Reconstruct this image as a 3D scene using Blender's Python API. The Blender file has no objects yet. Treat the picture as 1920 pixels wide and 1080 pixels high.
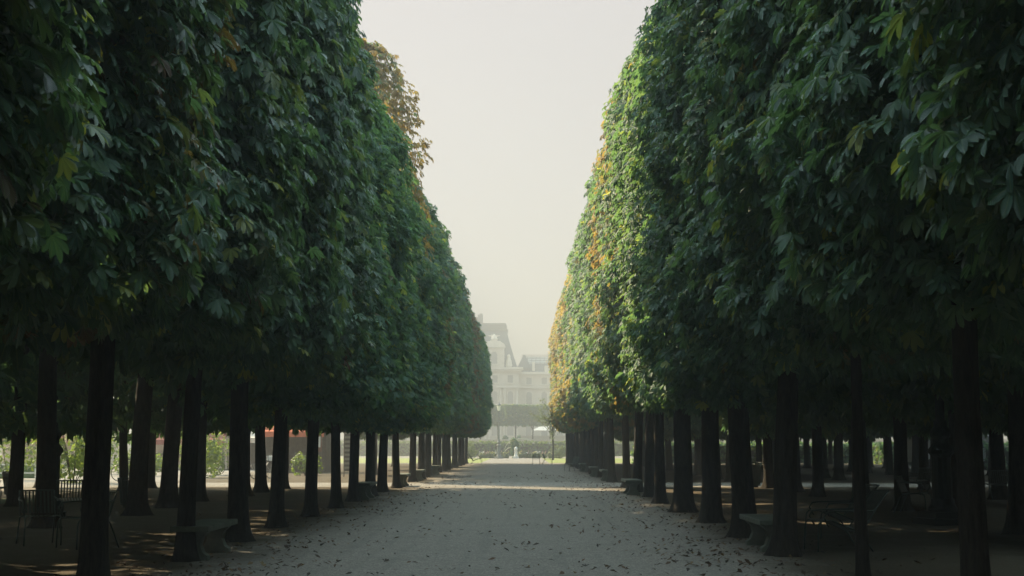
import bpy, bmesh, math, random
import numpy as np
from mathutils import Vector, Matrix
random.seed(7)
RNG = np.random.default_rng(7)
R = math.radians
PI = math.pi
S = bpy.context.scene
C = S.collection

# ------------------------------------------------------------------ camera, sky, sun, exposure
cam_d = bpy.data.cameras.new('camera')
cam = bpy.data.objects.new('camera', cam_d)
C.objects.link(cam)
cam.location = (0, 0, 1.5)
cam_d.sensor_width = 36
cam_d.lens = 36 * 2667 / 1920
cam_d.clip_start = 0.05
cam_d.clip_end = 4000
cam.rotation_euler = (R(90 + 6.27), 0, R(0.39))
S.camera = cam

SUN_AZ, SUN_EL = 50.0, 38.0      # degrees to the left of the avenue, degrees above the horizon
sdir = Vector((-math.sin(R(SUN_AZ)) * math.cos(R(SUN_EL)), math.cos(R(SUN_AZ)) * math.cos(R(SUN_EL)), math.sin(R(SUN_EL))))
sl = bpy.data.lights.new('sun', 'SUN')
sl.energy = 5.0
sl.angle = R(0.5)
sl.color = (1.0, 0.83, 0.55)
so = bpy.data.objects.new('sun', sl)
so.rotation_euler = sdir.to_track_quat('Z', 'Y').to_euler()
so.location = (-30, 40, 60)
C.objects.link(so)

world = bpy.data.worlds.new('World')
S.world = world
world.use_nodes = True
nt = world.node_tree
nt.nodes.clear()
wo = nt.nodes.new('ShaderNodeOutputWorld')
bg = nt.nodes.new('ShaderNodeBackground')
sky = nt.nodes.new('ShaderNodeTexSky')
sky.sky_type = 'NISHITA'
sky.sun_disc = False
sky.sun_elevation = R(SUN_EL)
sky.sun_rotation = R(-SUN_AZ)
sky.air_density = 1.0
sky.dust_density = 2.0
sky.ozone_density = 1.5
bg.inputs['Strength'].default_value = 0.15
geo = nt.nodes.new('ShaderNodeTexCoord')
sep = nt.nodes.new('ShaderNodeSeparateXYZ')
mr = nt.nodes.new('ShaderNodeMapRange')
mr.inputs['From Min'].default_value = 0.40
mr.inputs['From Max'].default_value = 0.75
mr.inputs['To Min'].default_value = 0.0
mr.inputs['To Max'].default_value = 1.0
mix = nt.nodes.new('ShaderNodeMix')
mix.data_type = 'RGBA'
nt.links.new(geo.outputs['Generated'], sep.inputs[0])
nt.links.new(sep.outputs['Z'], mr.inputs['Value'])
nt.links.new(mr.outputs['Result'], mix.inputs['Factor'])
mix.inputs[6].default_value = (1.36, 1.22, 1.10, 1)      # milky morning mist low down
mix.inputs[7].default_value = (4.9, 6.5, 7.0, 1)      # bright thin blue veil overhead
veil = nt.nodes.new('ShaderNodeMix')
veil.data_type = 'RGBA'
veil.inputs['Factor'].default_value = 0.92
nt.links.new(sky.outputs['Color'], veil.inputs[6])
nt.links.new(mix.outputs[2], veil.inputs[7])
nt.links.new(veil.outputs[2], bg.inputs['Color'])
nt.links.new(bg.outputs[0], wo.inputs[0])

vs = S.view_settings
vs.view_transform = 'Standard'
vs.look = 'None'
vs.exposure = 1.76
vs.gamma = 1.0
cy = S.cycles
cy.max_bounces = 6
cy.diffuse_bounces = 4
cy.glossy_bounces = 2
cy.transmission_bounces = 4
cy.transparent_max_bounces = 4
cy.volume_bounces = 1
cy.use_denoising = True
cy.sample_clamp_indirect = 4.0
cy.caustics_reflective = False
cy.caustics_refractive = False

HAZE_DENSITY = 0.0041

# ------------------------------------------------------------------ helpers: materials
def mat(name, rgb, rough=0.8, metallic=0.0, var=0.0, scale=5.0, bump=0.0, bscale=None, spec=0.3, rgb2=None, emission=None):
    m = bpy.data.materials.new(name)
    m.use_nodes = True
    t = m.node_tree
    b = t.nodes['Principled BSDF']
    b.inputs['Base Color'].default_value = (*rgb, 1)
    b.inputs['Roughness'].default_value = rough
    b.inputs['Metallic'].default_value = metallic
    b.inputs['Specular IOR Level'].default_value = spec
    tc = t.nodes.new('ShaderNodeTexCoord')
    if var or rgb2:
        n = t.nodes.new('ShaderNodeTexNoise')
        n.inputs['Scale'].default_value = scale
        n.inputs['Detail'].default_value = 6
        n.inputs['Roughness'].default_value = 0.65
        t.links.new(tc.outputs['Object'], n.inputs['Vector'])
        rp = t.nodes.new('ShaderNodeValToRGB')
        rp.color_ramp.elements[0].position = 0.3
        rp.color_ramp.elements[1].position = 0.7
        a = rgb2 or tuple(c * (1 - var) for c in rgb)
        bb = rgb if rgb2 else tuple(min(1, c * (1 + var)) for c in rgb)
        rp.color_ramp.elements[0].color = (*a, 1)
        rp.color_ramp.elements[1].color = (*bb, 1)
        t.links.new(n.outputs['Fac'], rp.inputs['Fac'])
        t.links.new(rp.outputs['Color'], b.inputs['Base Color'])
    if bump:
        n2 = t.nodes.new('ShaderNodeTexNoise')
        n2.inputs['Scale'].default_value = bscale or scale * 4
        n2.inputs['Detail'].default_value = 5
        t.links.new(tc.outputs['Object'], n2.inputs['Vector'])
        bp = t.nodes.new('ShaderNodeBump')
        bp.inputs['Strength'].default_value = bump
        bp.inputs['Distance'].default_value = 0.02
        t.links.new(n2.outputs['Fac'], bp.inputs['Height'])
        t.links.new(bp.outputs['Normal'], b.inputs['Normal'])
    if emission:
        b.inputs['Emission Color'].default_value = (*emission[:3], 1)
        b.inputs['Emission Strength'].default_value = emission[3]
    return m

def leaf_material(name, cols, rust1, rust2, trans=0.32, veins=False, rough=0.52):
    """foliage: per-leaf tone, rust where the tree (object colour red) says so, light through the blade"""
    m = bpy.data.materials.new(name)
    m.use_nodes = True
    t = m.node_tree
    b = t.nodes['Principled BSDF']
    out = t.nodes['Material Output']
    at = t.nodes.new('ShaderNodeAttribute'); at.attribute_name = 'leaf'
    sp = t.nodes.new('ShaderNodeSeparateXYZ')
    t.links.new(at.outputs['Vector'], sp.inputs[0])
    rp = t.nodes.new('ShaderNodeValToRGB')
    els = rp.color_ramp.elements
    while len(els) < len(cols): els.new(0.5)
    for e, (p, c) in zip(els, cols): e.position = p; e.color = (*c, 1)
    t.links.new(sp.outputs['X'], rp.inputs['Fac'])
    oi = t.nodes.new('ShaderNodeObjectInfo')
    so_ = t.nodes.new('ShaderNodeSeparateColor')
    t.links.new(oi.outputs['Color'], so_.inputs[0])
    sub = t.nodes.new('ShaderNodeMath'); sub.operation = 'SUBTRACT'
    t.links.new(so_.outputs[0], sub.inputs[0]); t.links.new(sp.outputs['Y'], sub.inputs[1])
    mm = t.nodes.new('ShaderNodeMath'); mm.operation = 'MULTIPLY_ADD'; mm.use_clamp = True
    mm.inputs[1].default_value = 6.0; mm.inputs[2].default_value = 0.5
    t.links.new(sub.outputs[0], mm.inputs[0])
    rr = t.nodes.new('ShaderNodeMix'); rr.data_type = 'RGBA'
    rr.inputs[6].default_value = (*rust1, 1); rr.inputs[7].default_value = (*rust2, 1)
    t.links.new(sp.outputs['X'], rr.inputs['Factor'])
    gd = t.nodes.new('ShaderNodeMix'); gd.data_type = 'RGBA'
    t.links.new(so_.outputs[1], gd.inputs['Factor']); t.links.new(rr.outputs[2], gd.inputs[6]); gd.inputs[7].default_value = (0.235, 0.195, 0.095, 1)
    rr = gd
    mx = t.nodes.new('ShaderNodeMix'); mx.data_type = 'RGBA'
    t.links.new(mm.outputs[0], mx.inputs['Factor'])
    t.links.new(rp.outputs[0], mx.inputs[6]); t.links.new(rr.outputs[2], mx.inputs[7])
    col = mx.outputs[2]
    if veins:
        uv = t.nodes.new('ShaderNodeAttribute'); uv.attribute_name = 'blade'
        su = t.nodes.new('ShaderNodeSeparateXYZ'); t.links.new(uv.outputs['Vector'], su.inputs[0])
        ab = t.nodes.new('ShaderNodeMath'); ab.operation = 'ABSOLUTE'; t.links.new(su.outputs['Y'], ab.inputs[0])
        k = t.nodes.new('ShaderNodeMath'); k.operation = 'MULTIPLY_ADD'; k.inputs[1].default_value = -0.22
        t.links.new(ab.outputs[0], k.inputs[0]); t.links.new(su.outputs['X'], k.inputs[2])
        k2 = t.nodes.new('ShaderNodeMath'); k2.operation = 'MULTIPLY'; k2.inputs[1].default_value = 82.0
        t.links.new(k.outputs[0], k2.inputs[0])
        sn = t.nodes.new('ShaderNodeMath'); sn.operation = 'SINE'; t.links.new(k2.outputs[0], sn.inputs[0])
        bp = t.nodes.new('ShaderNodeBump'); bp.inputs['Strength'].default_value = 0.5; bp.inputs['Distance'].default_value = 0.004
        t.links.new(sn.outputs[0], bp.inputs['Height']); t.links.new(bp.outputs[0], b.inputs['Normal'])
        mid = t.nodes.new('ShaderNodeMapRange'); mid.inputs['From Min'].default_value = 0.0; mid.inputs['From Max'].default_value = 0.16
        mid.inputs['To Min'].default_value = 0.45; mid.inputs['To Max'].default_value = 0.0
        t.links.new(ab.outputs[0], mid.inputs['Value'])
        mv = t.nodes.new('ShaderNodeMix'); mv.data_type = 'RGBA'
        t.links.new(mid.outputs[0], mv.inputs['Factor']); t.links.new(col, mv.inputs[6]); mv.inputs[7].default_value = (0.12, 0.17, 0.07, 1)
        col = mv.outputs[2]
    t.links.new(col, b.inputs['Base Color'])
    b.inputs['Roughness'].default_value = rough
    b.inputs['Specular IOR Level'].default_value = 0.6 if veins else 0.4
    tr = t.nodes.new('ShaderNodeBsdfTranslucent')
    hs = t.nodes.new('ShaderNodeMix'); hs.data_type = 'RGBA'; hs.blend_type = 'MULTIPLY'; hs.inputs['Factor'].default_value = 1.0
    t.links.new(col, hs.inputs[6]); hs.inputs[7].default_value = (2.7, 2.4, 1.0, 1)
    t.links.new(hs.outputs[2], tr.inputs['Color'])
    ms = t.nodes.new('ShaderNodeMixShader'); ms.inputs['Fac'].default_value = trans
    t.links.new(b.outputs[0], ms.inputs[1]); t.links.new(tr.outputs[0], ms.inputs[2])
    t.links.new(ms.outputs[0], out.inputs['Surface'])
    return m

GREENS = [(0.0, (0.036, 0.082, 0.060)), (0.45, (0.064, 0.134, 0.090)), (0.8, (0.112, 0.165, 0.078)), (1.0, (0.22, 0.25, 0.07))]
M_LEAF = leaf_material('chestnut leaf', GREENS, (0.085, 0.045, 0.022), (0.155, 0.108, 0.048), veins=True, rough=0.36, trans=0.36)
M_LEAF_FAR = leaf_material('chestnut foliage', GREENS, (0.085, 0.045, 0.022), (0.155, 0.108, 0.048), trans=0.42, rough=0.62)
M_SHRUB = leaf_material('shrub leaf', [(0.0, (0.04, 0.08, 0.02)), (1.0, (0.11, 0.16, 0.03))], (0.2, 0.1, 0.02), (0.3, 0.2, 0.05), trans=0.45)
M_OLIVE = leaf_material('grey green leaf', [(0.0, (0.06, 0.09, 0.05)), (1.0, (0.12, 0.15, 0.08))], (0.2, 0.1, 0.02), (0.3, 0.2, 0.05), trans=0.35)
M_LITTER = leaf_material('dry leaf', [(0.0, (0.020, 0.014, 0.010)), (0.5, (0.050, 0.030, 0.018)), (0.88, (0.095, 0.048, 0.024)), (1.0, (0.17, 0.12, 0.05))], (0.1, 0.05, 0.02), (0.1, 0.05, 0.02), trans=0.1, rough=0.8)

def bark_material():
    m = mat('bark', (0.085, 0.068, 0.050), 0.9, spec=0.15)
    t = m.node_tree; b = t.nodes['Principled BSDF']
    tc = t.nodes.new('ShaderNodeTexCoord'); mp = t.nodes.new('ShaderNodeMapping'); mp.inputs['Scale'].default_value = (9, 9, 2.2)
    n = t.nodes.new('ShaderNodeTexNoise'); n.inputs['Scale'].default_value = 2.2; n.inputs['Detail'].default_value = 8; n.inputs['Roughness'].default_value = 0.7
    t.links.new(tc.outputs['Object'], mp.inputs[0]); t.links.new(mp.outputs[0], n.inputs['Vector'])
    rp = t.nodes.new('ShaderNodeValToRGB')
    rp.color_ramp.elements[0].position = 0.35; rp.color_ramp.elements[0].color = (0.011, 0.009, 0.007, 1)
    rp.color_ramp.elements[1].position = 0.70; rp.color_ramp.elements[1].color = (0.046, 0.037, 0.027, 1)
    t.links.new(n.outputs['Fac'], rp.inputs[0]); t.links.new(rp.outputs[0], b.inputs['Base Color'])
    bp = t.nodes.new('ShaderNodeBump'); bp.inputs['Strength'].default_value = 0.9; bp.inputs['Distance'].default_value = 0.03
    t.links.new(n.outputs['Fac'], bp.inputs['Height']); t.links.new(bp.outputs[0], b.inputs['Normal'])
    return m
M_BARK = bark_material()

def ground_material():
    """pale gravel in the walks, browner trodden earth with leaf crumbs under the trees"""
    m = mat('gravel and earth', (0.3, 0.3, 0.3), 0.95, spec=0.1)
    t = m.node_tree; b = t.nodes['Principled BSDF']; N = t.nodes.new; L = t.links.new
    g = N('ShaderNodeNewGeometry'); sp = N('ShaderNodeSeparateXYZ'); L(g.outputs['Position'], sp.inputs[0])
    def noise(scale, detail=5, rough=0.6, vec=None):
        n = N('ShaderNodeTexNoise'); n.inputs['Scale'].default_value = scale; n.inputs['Detail'].default_value = detail; n.inputs['Roughness'].default_value = rough
        L(vec or g.outputs['Position'], n.inputs['Vector']); return n.outputs['Fac']
    def math_(op, a, bb=None, c=None, clamp=False):
        k = N('ShaderNodeMath'); k.operation = op; k.use_clamp = clamp
        for i, v in enumerate((a, bb, c)):
            if v is None: continue
            if isinstance(v, (int, float)): k.inputs[i].default_value = v
            else: L(v, k.inputs[i])
        return k.outputs[0]
    def smooth(v, a, c):
        k = N('ShaderNodeMapRange'); k.interpolation_type = 'SMOOTHSTEP'; k.inputs['From Min'].default_value = a; k.inputs['From Max'].default_value = c
        L(v, k.inputs['Value']); return k.outputs[0]
    def mixc(f, a, c):
        k = N('ShaderNodeMix'); k.data_type = 'RGBA'
        if isinstance(f, float): k.inputs['Factor'].default_value = f
        else: L(f, k.inputs['Factor'])
        for i, v in ((6, a), (7, c)):
            if isinstance(v, tuple): k.inputs[i].default_value = (*v, 1)
            else: L(v, k.inputs[i])
        return k.outputs[2]
    wob = math_('MULTIPLY_ADD', noise(0.5, 4), 2.4, -1.2)
    wob2 = math_('MULTIPLY_ADD', noise(3.0, 4), 0.8, -0.4)
    w = math_('ADD', wob, wob2)
    dx = math_('ABSOLUTE', math_('ADD', sp.outputs['X'], 0.35))
    inside = smooth(math_('ADD', dx, w), 4.3, 2.9)              # 1 in the avenue
    dy = math_('ABSOLUTE', math_('SUBTRACT', sp.outputs['Y'], 53.2))
    cross = smooth(math_('ADD', dy, math_('MULTIPLY', w, 0.5)), 3.3, 2.3)
    beyond = smooth(math_('ADD', sp.outputs['Y'], w), 111.0, 114.0)
    square = math_('MULTIPLY', smooth(math_('ADD', sp.outputs['X'], w), -13.2, -15.0), 1.0)
    walk = math_('MAXIMUM', math_('MAXIMUM', inside, cross), math_('MAXIMUM', beyond, square))
    speck = smooth(noise(38.0, 6, 0.8), 0.34, 0.66)
    blot = noise(1.3, 6, 0.65)
    gravel = mixc(speck, (0.110, 0.099, 0.084), (0.395, 0.357, 0.310))
    gravel = mixc(math_('MULTIPLY', smooth(blot, 0.45, 0.75), 0.45), gravel, (0.16, 0.146, 0.122))
    patch = noise(9.0, 5, 0.75)
    gravel = mixc(math_('MULTIPLY', smooth(patch, 0.46, 0.64), 0.6), gravel, (0.135, 0.126, 0.108))
    crumb = smooth(noise(17.0, 3, 0.6), 0.62, 0.68)
    gravel = mixc(math_('MULTIPLY', crumb, math_('MULTIPLY_ADD', smooth(dx, 0.5, 3.6), 0.45, 0.35)), gravel, (0.075, 0.058, 0.042))
    # long wheel tracks in the gravel
    mp = N('ShaderNodeMapping'); mp.inputs['Scale'].default_value = (2.6, 0.05, 1); mp.inputs['Rotation'].default_value = (0, 0, 0.02)
    L(g.outputs['Position'], mp.inputs[0])
    tr = noise(1.6, 3, 0.5, mp.outputs[0])
    gravel = mixc(math_('MULTIPLY', smooth(tr, 0.56, 0.66), 0.22), gravel, (0.135, 0.13, 0.118))
    earth = mixc(speck, (0.055, 0.044, 0.031), (0.13, 0.105, 0.073))
    earth = mixc(math_('MULTIPLY', smooth(blot, 0.5, 0.7), 0.5), earth, (0.15, 0.13, 0.10))
    L(mixc(walk, earth, gravel), b.inputs['Base Color'])
    bp = N('ShaderNodeBump'); bp.inputs['Strength'].default_value = 1.0; bp.inputs['Distance'].default_value = 0.05
    h = math_('ADD', math_('MULTIPLY', noise(45.0, 4, 0.7), 0.5), math_('MULTIPLY', noise(7.0, 5, 0.6), 0.8))
    h = math_('ADD', h, math_('MULTIPLY', tr, 0.6))
    L(h, bp.inputs['Height']); L(bp.outputs[0], b.inputs['Normal'])
    return m
M_GROUND = ground_material()

# ------------------------------------------------------------------ helpers: objects
ORD = ['first', 'second', 'third', 'fourth', 'fifth', 'sixth', 'seventh', 'eighth', 'ninth', 'tenth', 'eleventh', 'twelfth', 'thirteenth',
       'fourteenth', 'fifteenth', 'sixteenth', 'seventeenth', 'eighteenth']
def tag(o, label=None, cat=None, group=None, kind=None):
    if label: o['label'] = label
    if cat: o['category'] = cat
    if group: o['group'] = group
    if kind: o['kind'] = kind
    return o
def thing(name, label, cat, loc=(0, 0, 0), rz=0.0, group=None):
    o = bpy.data.objects.new(name, None)
    C.objects.link(o)
    o.location = loc; o.rotation_euler = (0, 0, rz)
    o.empty_display_size = 0.3
    return tag(o, label, cat, group)
def link(name, me, parent=None):
    o = bpy.data.objects.new(name, me)
    C.objects.link(o)
    if parent: o.parent = parent
    o.color = (0, 0, 0, 1)
    return o
def copy_tree(o, parent=None):
    c = o.copy(); C.objects.link(c); c.parent = parent
    for ch in list(o.children): copy_tree(ch, c)
    return c

class MB:
    """collects boxes, tubes, lathes and prisms; build() links them as ONE mesh object"""
    def __init__(s): s.bm = bmesh.new()
    def box(s, c, d, rz=0.0, bev=0.0, rx=0.0, ry=0.0):
        r = bmesh.ops.create_cube(s.bm, size=1.0)
        vs = r['verts']
        bmesh.ops.scale(s.bm, vec=d, verts=vs)
        if bev:
            es = {e for v in vs for e in v.link_edges}
            rr = bmesh.ops.bevel(s.bm, geom=list(es), offset=bev, segments=2, affect='EDGES', profile=0.6)
            vs = list({v for f in rr['faces'] for v in f.verts} | {v for v in vs if v.is_valid})
        bmesh.ops.transform(s.bm, matrix=Matrix.Translation(c) @ Matrix.Rotation(rz, 4, 'Z') @ Matrix.Rotation(ry, 4, 'Y') @ Matrix.Rotation(rx, 4, 'X'), verts=vs)
        return s
    def tube(s, pts, r, n=8, cap=True):
        pts = [Vector(p) for p in pts]
        rs = r if isinstance(r, (list, tuple)) else [r] * len(pts)
        rings = []; prev = None
        for i, p in enumerate(pts):
            d = (pts[min(i + 1, len(pts) - 1)] - pts[max(i - 1, 0)]).normalized()
            if prev is None:
                a = d.orthogonal().normalized()
            else:
                a = (prev - d * prev.dot(d)).normalized()
            prev = a; b = d.cross(a)
            rings.append([s.bm.verts.new(p + (a * math.cos(2 * PI * k / n) + b * math.sin(2 * PI * k / n)) * rs[i]) for k in range(n)])
        for i in range(len(rings) - 1):
            for k in range(n):
                s.bm.faces.new((rings[i][k], rings[i][(k + 1) % n], rings[i + 1][(k + 1) % n], rings[i + 1][k]))
        if cap:
            s.bm.faces.new(rings[0][::-1]); s.bm.faces.new(rings[-1])
        return s
    def lathe(s, prof, c=(0, 0, 0), n=24, flute=0.0):
        rings = []
        for r, z in prof:
            rings.append([s.bm.verts.new((c[0] + r * (1 + (flute if k % 2 else 0)) * math.cos(2 * PI * k / n), c[1] + r * (1 + (flute if k % 2 else 0)) * math.sin(2 * PI * k / n), c[2] + z)) for k in range(n)])
        for i in range(len(rings) - 1):
            for k in range(n):
                s.bm.faces.new((rings[i][k], rings[i][(k + 1) % n], rings[i + 1][(k + 1) % n], rings[i + 1][k]))
        s.bm.faces.new(rings[0][::-1]); s.bm.faces.new(rings[-1])
        return s
    def prism(s, poly, axis, a, b):
        """extrude a 2-D outline between a and b along axis ('x','y','z')"""
        def P(u, v, w): return {'x': (w, u, v), 'y': (u, w, v), 'z': (u, v, w)}[axis]
        lo = [s.bm.verts.new(P(u, v, a)) for u, v in poly]; hi = [s.bm.verts.new(P(u, v, b)) for u, v in poly]
        n = len(poly)
        s.bm.faces.new(lo[::-1]); s.bm.faces.new(hi)
        for i in range(n): s.bm.faces.new((lo[i], lo[(i + 1) % n], hi[(i + 1) % n], hi[i]))
        return s
    def build(s, name, m, parent=None, smooth=False):
        bmesh.ops.recalc_face_normals(s.bm, faces=s.bm.faces[:])
        me = bpy.data.meshes.new(name)
        s.bm.to_mesh(me); s.bm.free()
        me.materials.append(m)
        if smooth: me.polygons.foreach_set('use_smooth', [True] * len(me.polygons))
        return link(name, me, parent)

def quads_mesh(name, verts, faces, m, attrs, smooth=True):
    me = bpy.data.meshes.new(name)
    nv, nf = len(verts), len(faces)
    me.vertices.add(nv); me.vertices.foreach_set('co', np.ascontiguousarray(verts, dtype=np.float32).ravel())
    me.loops.add(nf * 4); me.loops.foreach_set('vertex_index', np.ascontiguousarray(faces, dtype=np.int32).ravel())
    me.polygons.add(nf)
    me.polygons.foreach_set('loop_start', np.arange(0, nf * 4, 4, dtype=np.int32))
    me.polygons.foreach_set('use_smooth', np.full(nf, smooth))
    me.update(calc_edges=True)
    for k, v in attrs.items():
        a = me.attributes.new(k, 'FLOAT_VECTOR', 'POINT')
        a.data.foreach_set('vector', np.ascontiguousarray(v, dtype=np.float32).ravel())
    me.materials.append(m)
    return me

def unit(v): return v / np.maximum(np.linalg.norm(v, axis=-1, keepdims=True), 1e-9)

DET = {
    'hi': (np.array([0, .2, .45, .7, .9, 1.0]), np.array([.012, .065, .125, .175, .125, .012]), [0, 31, -31, 64, -64, 103, -103], [1, .96, .96, .8, .8, .52, .52], 3),
    'mid': (np.array([0, .35, .72, 1.0]), np.array([.012, .10, .18, .015]), [0, 33, -33, 72, -72], [1, .95, .95, .75, .75], 3),
    'low': (np.array([0, .62, 1.0]), np.array([.02, .20, .02]), [0, 38, -38, 84, -84], [1, .95, .95, .75, .75], 2),
    'one': (np.array([0, .55, 1.0]), np.array([.03, .26, .03]), [0], [1], 2),
}
def leaves(name, P, A, Nn, size, tone, rust, det, m, droop=0.25, fold=0.5):
    """palmate leaves at P with centre-leaflet axis A, blade normal Nn"""
    st, hw, angs, lens, nc = DET[det]
    Nn = unit(Nn - A * (A * Nn).sum(1, keepdims=True))
    B = np.cross(Nn, A)
    n = len(P); ns = len(st); nl = len(angs)
    V = np.empty((n, nl, ns, nc, 3), np.float32)
    U = np.zeros((n, nl, ns, nc, 3), np.float32)
    for j, (ang, ln) in enumerate(zip(angs, lens)):
        ph = np.radians(ang + RNG.normal(0, 5, n))[:, None]
        D = A * np.cos(ph) + B * np.sin(ph)
        Sd = np.cross(Nn, D)
        L = (size * ln * RNG.uniform(.9, 1.1, n))[:, None]
        cu = (droop * RNG.uniform(.5, 1.6, n))[:, None]
        fo = fold * RNG.uniform(.5, 1.4, n)[:, None]
        roll = RNG.normal(0, .25, n)[:, None]
        Sr = Sd * np.cos(roll) + Nn * np.sin(roll)
        Nr = Nn * np.cos(roll) - Sd * np.sin(roll)
        for i, t in enumerate(st):
            mid = P + D * L * t - Nn * (cu * L * t * t * .5)
            mid[:, 2] -= (cu * L * t * t * .5)[:, 0]
            cols = (-1, 0, 1) if nc == 3 else (-1, 1)
            for c, sg in enumerate(cols):
                V[:, j, i, c] = mid + Sr * (sg * hw[i] * L) + Nr * (abs(sg) * fo * hw[i] * L)
                U[:, j, i, c, 0] = t; U[:, j, i, c, 1] = sg * hw[i] / .175
    base = (np.arange(n * nl) * ns * nc)[:, None, None, None]
    ii = np.arange(ns - 1)[None, :, None, None] * nc
    cc = np.arange(nc - 1)[None, None, :, None]
    q = np.array([0, 1, nc + 1, nc])[None, None, None, :]
    F = (base + ii + cc + q).reshape(-1, 4)
    at = np.zeros((n, nl, ns, nc, 3), np.float32)
    at[..., 0] = tone[:, None, None, None]; at[..., 1] = rust[:, None, None, None]
    attrs = {'leaf': at.reshape(-1, 3)}
    if det == 'hi': attrs['blade'] = U.reshape(-1, 3)
    return quads_mesh(name, V.reshape(-1, 3), F, m, attrs)

def sines(seed, wl):
    r = np.random.default_rng(seed)
    k = unit(r.normal(size=(7, 3))) * (2 * PI / (wl * r.uniform(.7, 1.4, (7, 1)))); ph = r.uniform(0, 6.28, 7)
    return lambda P: np.sin(P @ k.T + ph).sum(1) / 3.2

Z0, Z1 = 2.5, 12.0
PZ = np.array([2.5, 2.75, 3.2, 4.5, 8.2, 9.3, 10.3, 11.2, 11.8, 12.0])
PS_R = np.array([.60, .86, .97, 1.0, 1.0, .955, .85, .64, .36, .08])
PS_L = np.array([.60, .86, .97, 1.0, .975, .86, .68, .47, .26, .08])
HU, HV = 1.9, 1.97
def crown_mesh(name, seed, count, det, m, size=(.19, .25), back=.3, core=500, depth=.13, nexp=3.1, hu=HU, hv=HV, dens_gap=0.0, PS=PS_R):
    """clipped box-shaped chestnut crown, +x is the face that looks on to the avenue"""
    global RNG
    RNG = np.random.default_rng(seed)
    th = np.linspace(0, 2 * PI, 721)
    rad = (np.abs(np.cos(th) / hu) ** nexp + np.abs(np.sin(th) / hv) ** nexp) ** (-1 / nexp)
    xy = np.stack([rad * np.cos(th), rad * np.sin(th)], 1)
    seg = np.linalg.norm(np.diff(xy, axis=0), axis=1)
    cmid = np.cos((th[:-1] + th[1:]) / 2)
    wgt = seg * np.where(cmid > -0.2, 1.0, back)
    cum = np.concatenate([[0], np.cumsum(wgt)]); cum /= cum[-1]
    zt = np.linspace(Z0, Z1, 600); stb = np.interp(zt, PZ, PS)
    arc = np.hypot(np.diff(zt), np.diff(stb) * hu) * (0.35 + 0.65 * (stb[1:] + stb[:-1]) / 2)
    cz = np.concatenate([[0], np.cumsum(arc)]); cz /= cz[-1]
    n = count
    t = np.interp(RNG.uniform(0, 1, n), cum, th)
    z = np.interp(RNG.uniform(0, 1, n), cz, zt)
    s = np.interp(z, PZ, PS)
    rr = np.interp(t, th, rad)
    dep = np.minimum(RNG.exponential(depth, n), .55)
    lump = sines(seed + 11, 1.5); lump2 = sines(seed + 12, .6)
    P = np.stack([rr * s * np.cos(t), rr * s * np.sin(t), z], 1)
    disp = .20 * lump(P) + .10 * lump2(P)
    k = (1 - dep + disp / np.maximum(rr * s, .5))
    P[:, :2] *= k[:, None]
    P[:, 2] += RNG.normal(0, .05, n)
    # outward direction
    g = np.stack([np.sign(np.cos(t)) * np.abs(np.cos(t) / hu) ** (nexp - 1) / hu, np.sign(np.sin(t)) * np.abs(np.sin(t) / hv) ** (nexp - 1) / hv], 1)
    g = unit(g)
    sl_ = np.interp(z, (zt[1:] + zt[:-1]) / 2, np.diff(stb) / np.diff(zt)) * hu
    O = unit(np.concatenate([g, np.clip(-sl_, -1.5, 3)[:, None]], 1))
    Oh = np.concatenate([g, np.zeros((n, 1))], 1)
    rnd = RNG.normal(size=(n, 3))
    side = np.stack([-g[:, 1], g[:, 0], np.zeros(n)], 1) * RNG.normal(0, .6, n)[:, None]
    A = unit(Oh * RNG.uniform(.2, .9, n)[:, None] + side + np.array([0, 0, -1]) * RNG.uniform(.4, 1.0, n)[:, None] + rnd * .27)
    Nn = O * .70 + np.array([0, 0, .60]) + rnd[:, ::-1] * .30
    size_ = RNG.uniform(*size, n) * np.where(RNG.random(n) < .18, .65, 1)
    cl = sines(seed + 13, 1.1)(P)
    tone = np.clip(.40 + .17 * cl + RNG.normal(0, .17, n) + (RNG.random(n) < .03) * .45, 0, 1)
    rust = np.clip(.55 + .20 * sines(seed + 14, 2.6)(P * np.array([1, 1, .45])) + .16 * sines(seed + 15, .8)(P) + RNG.normal(0, .10, n), 0, 1)
    if dens_gap:
        keep = sines(seed + 16, 1.3)(P) > dens_gap
        P, A, Nn, size_, tone, rust = (q[keep] for q in (P, A, Nn, size_, tone, rust))
    if core:  # oversized darker fill leaves, added inside the crown to block light
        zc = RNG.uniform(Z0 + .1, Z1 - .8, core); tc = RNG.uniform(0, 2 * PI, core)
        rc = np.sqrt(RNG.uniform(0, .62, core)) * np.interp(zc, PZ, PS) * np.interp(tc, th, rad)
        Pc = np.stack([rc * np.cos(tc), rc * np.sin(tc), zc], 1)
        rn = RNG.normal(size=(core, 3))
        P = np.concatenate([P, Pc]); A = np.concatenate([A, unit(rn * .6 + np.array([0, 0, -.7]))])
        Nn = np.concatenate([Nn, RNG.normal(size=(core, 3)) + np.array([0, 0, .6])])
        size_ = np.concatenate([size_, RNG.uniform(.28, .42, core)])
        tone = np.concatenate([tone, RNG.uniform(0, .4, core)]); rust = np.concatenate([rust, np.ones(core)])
    return leaves(name, P.astype(np.float32), A, Nn, size_, tone, rust, det, m)

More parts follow.
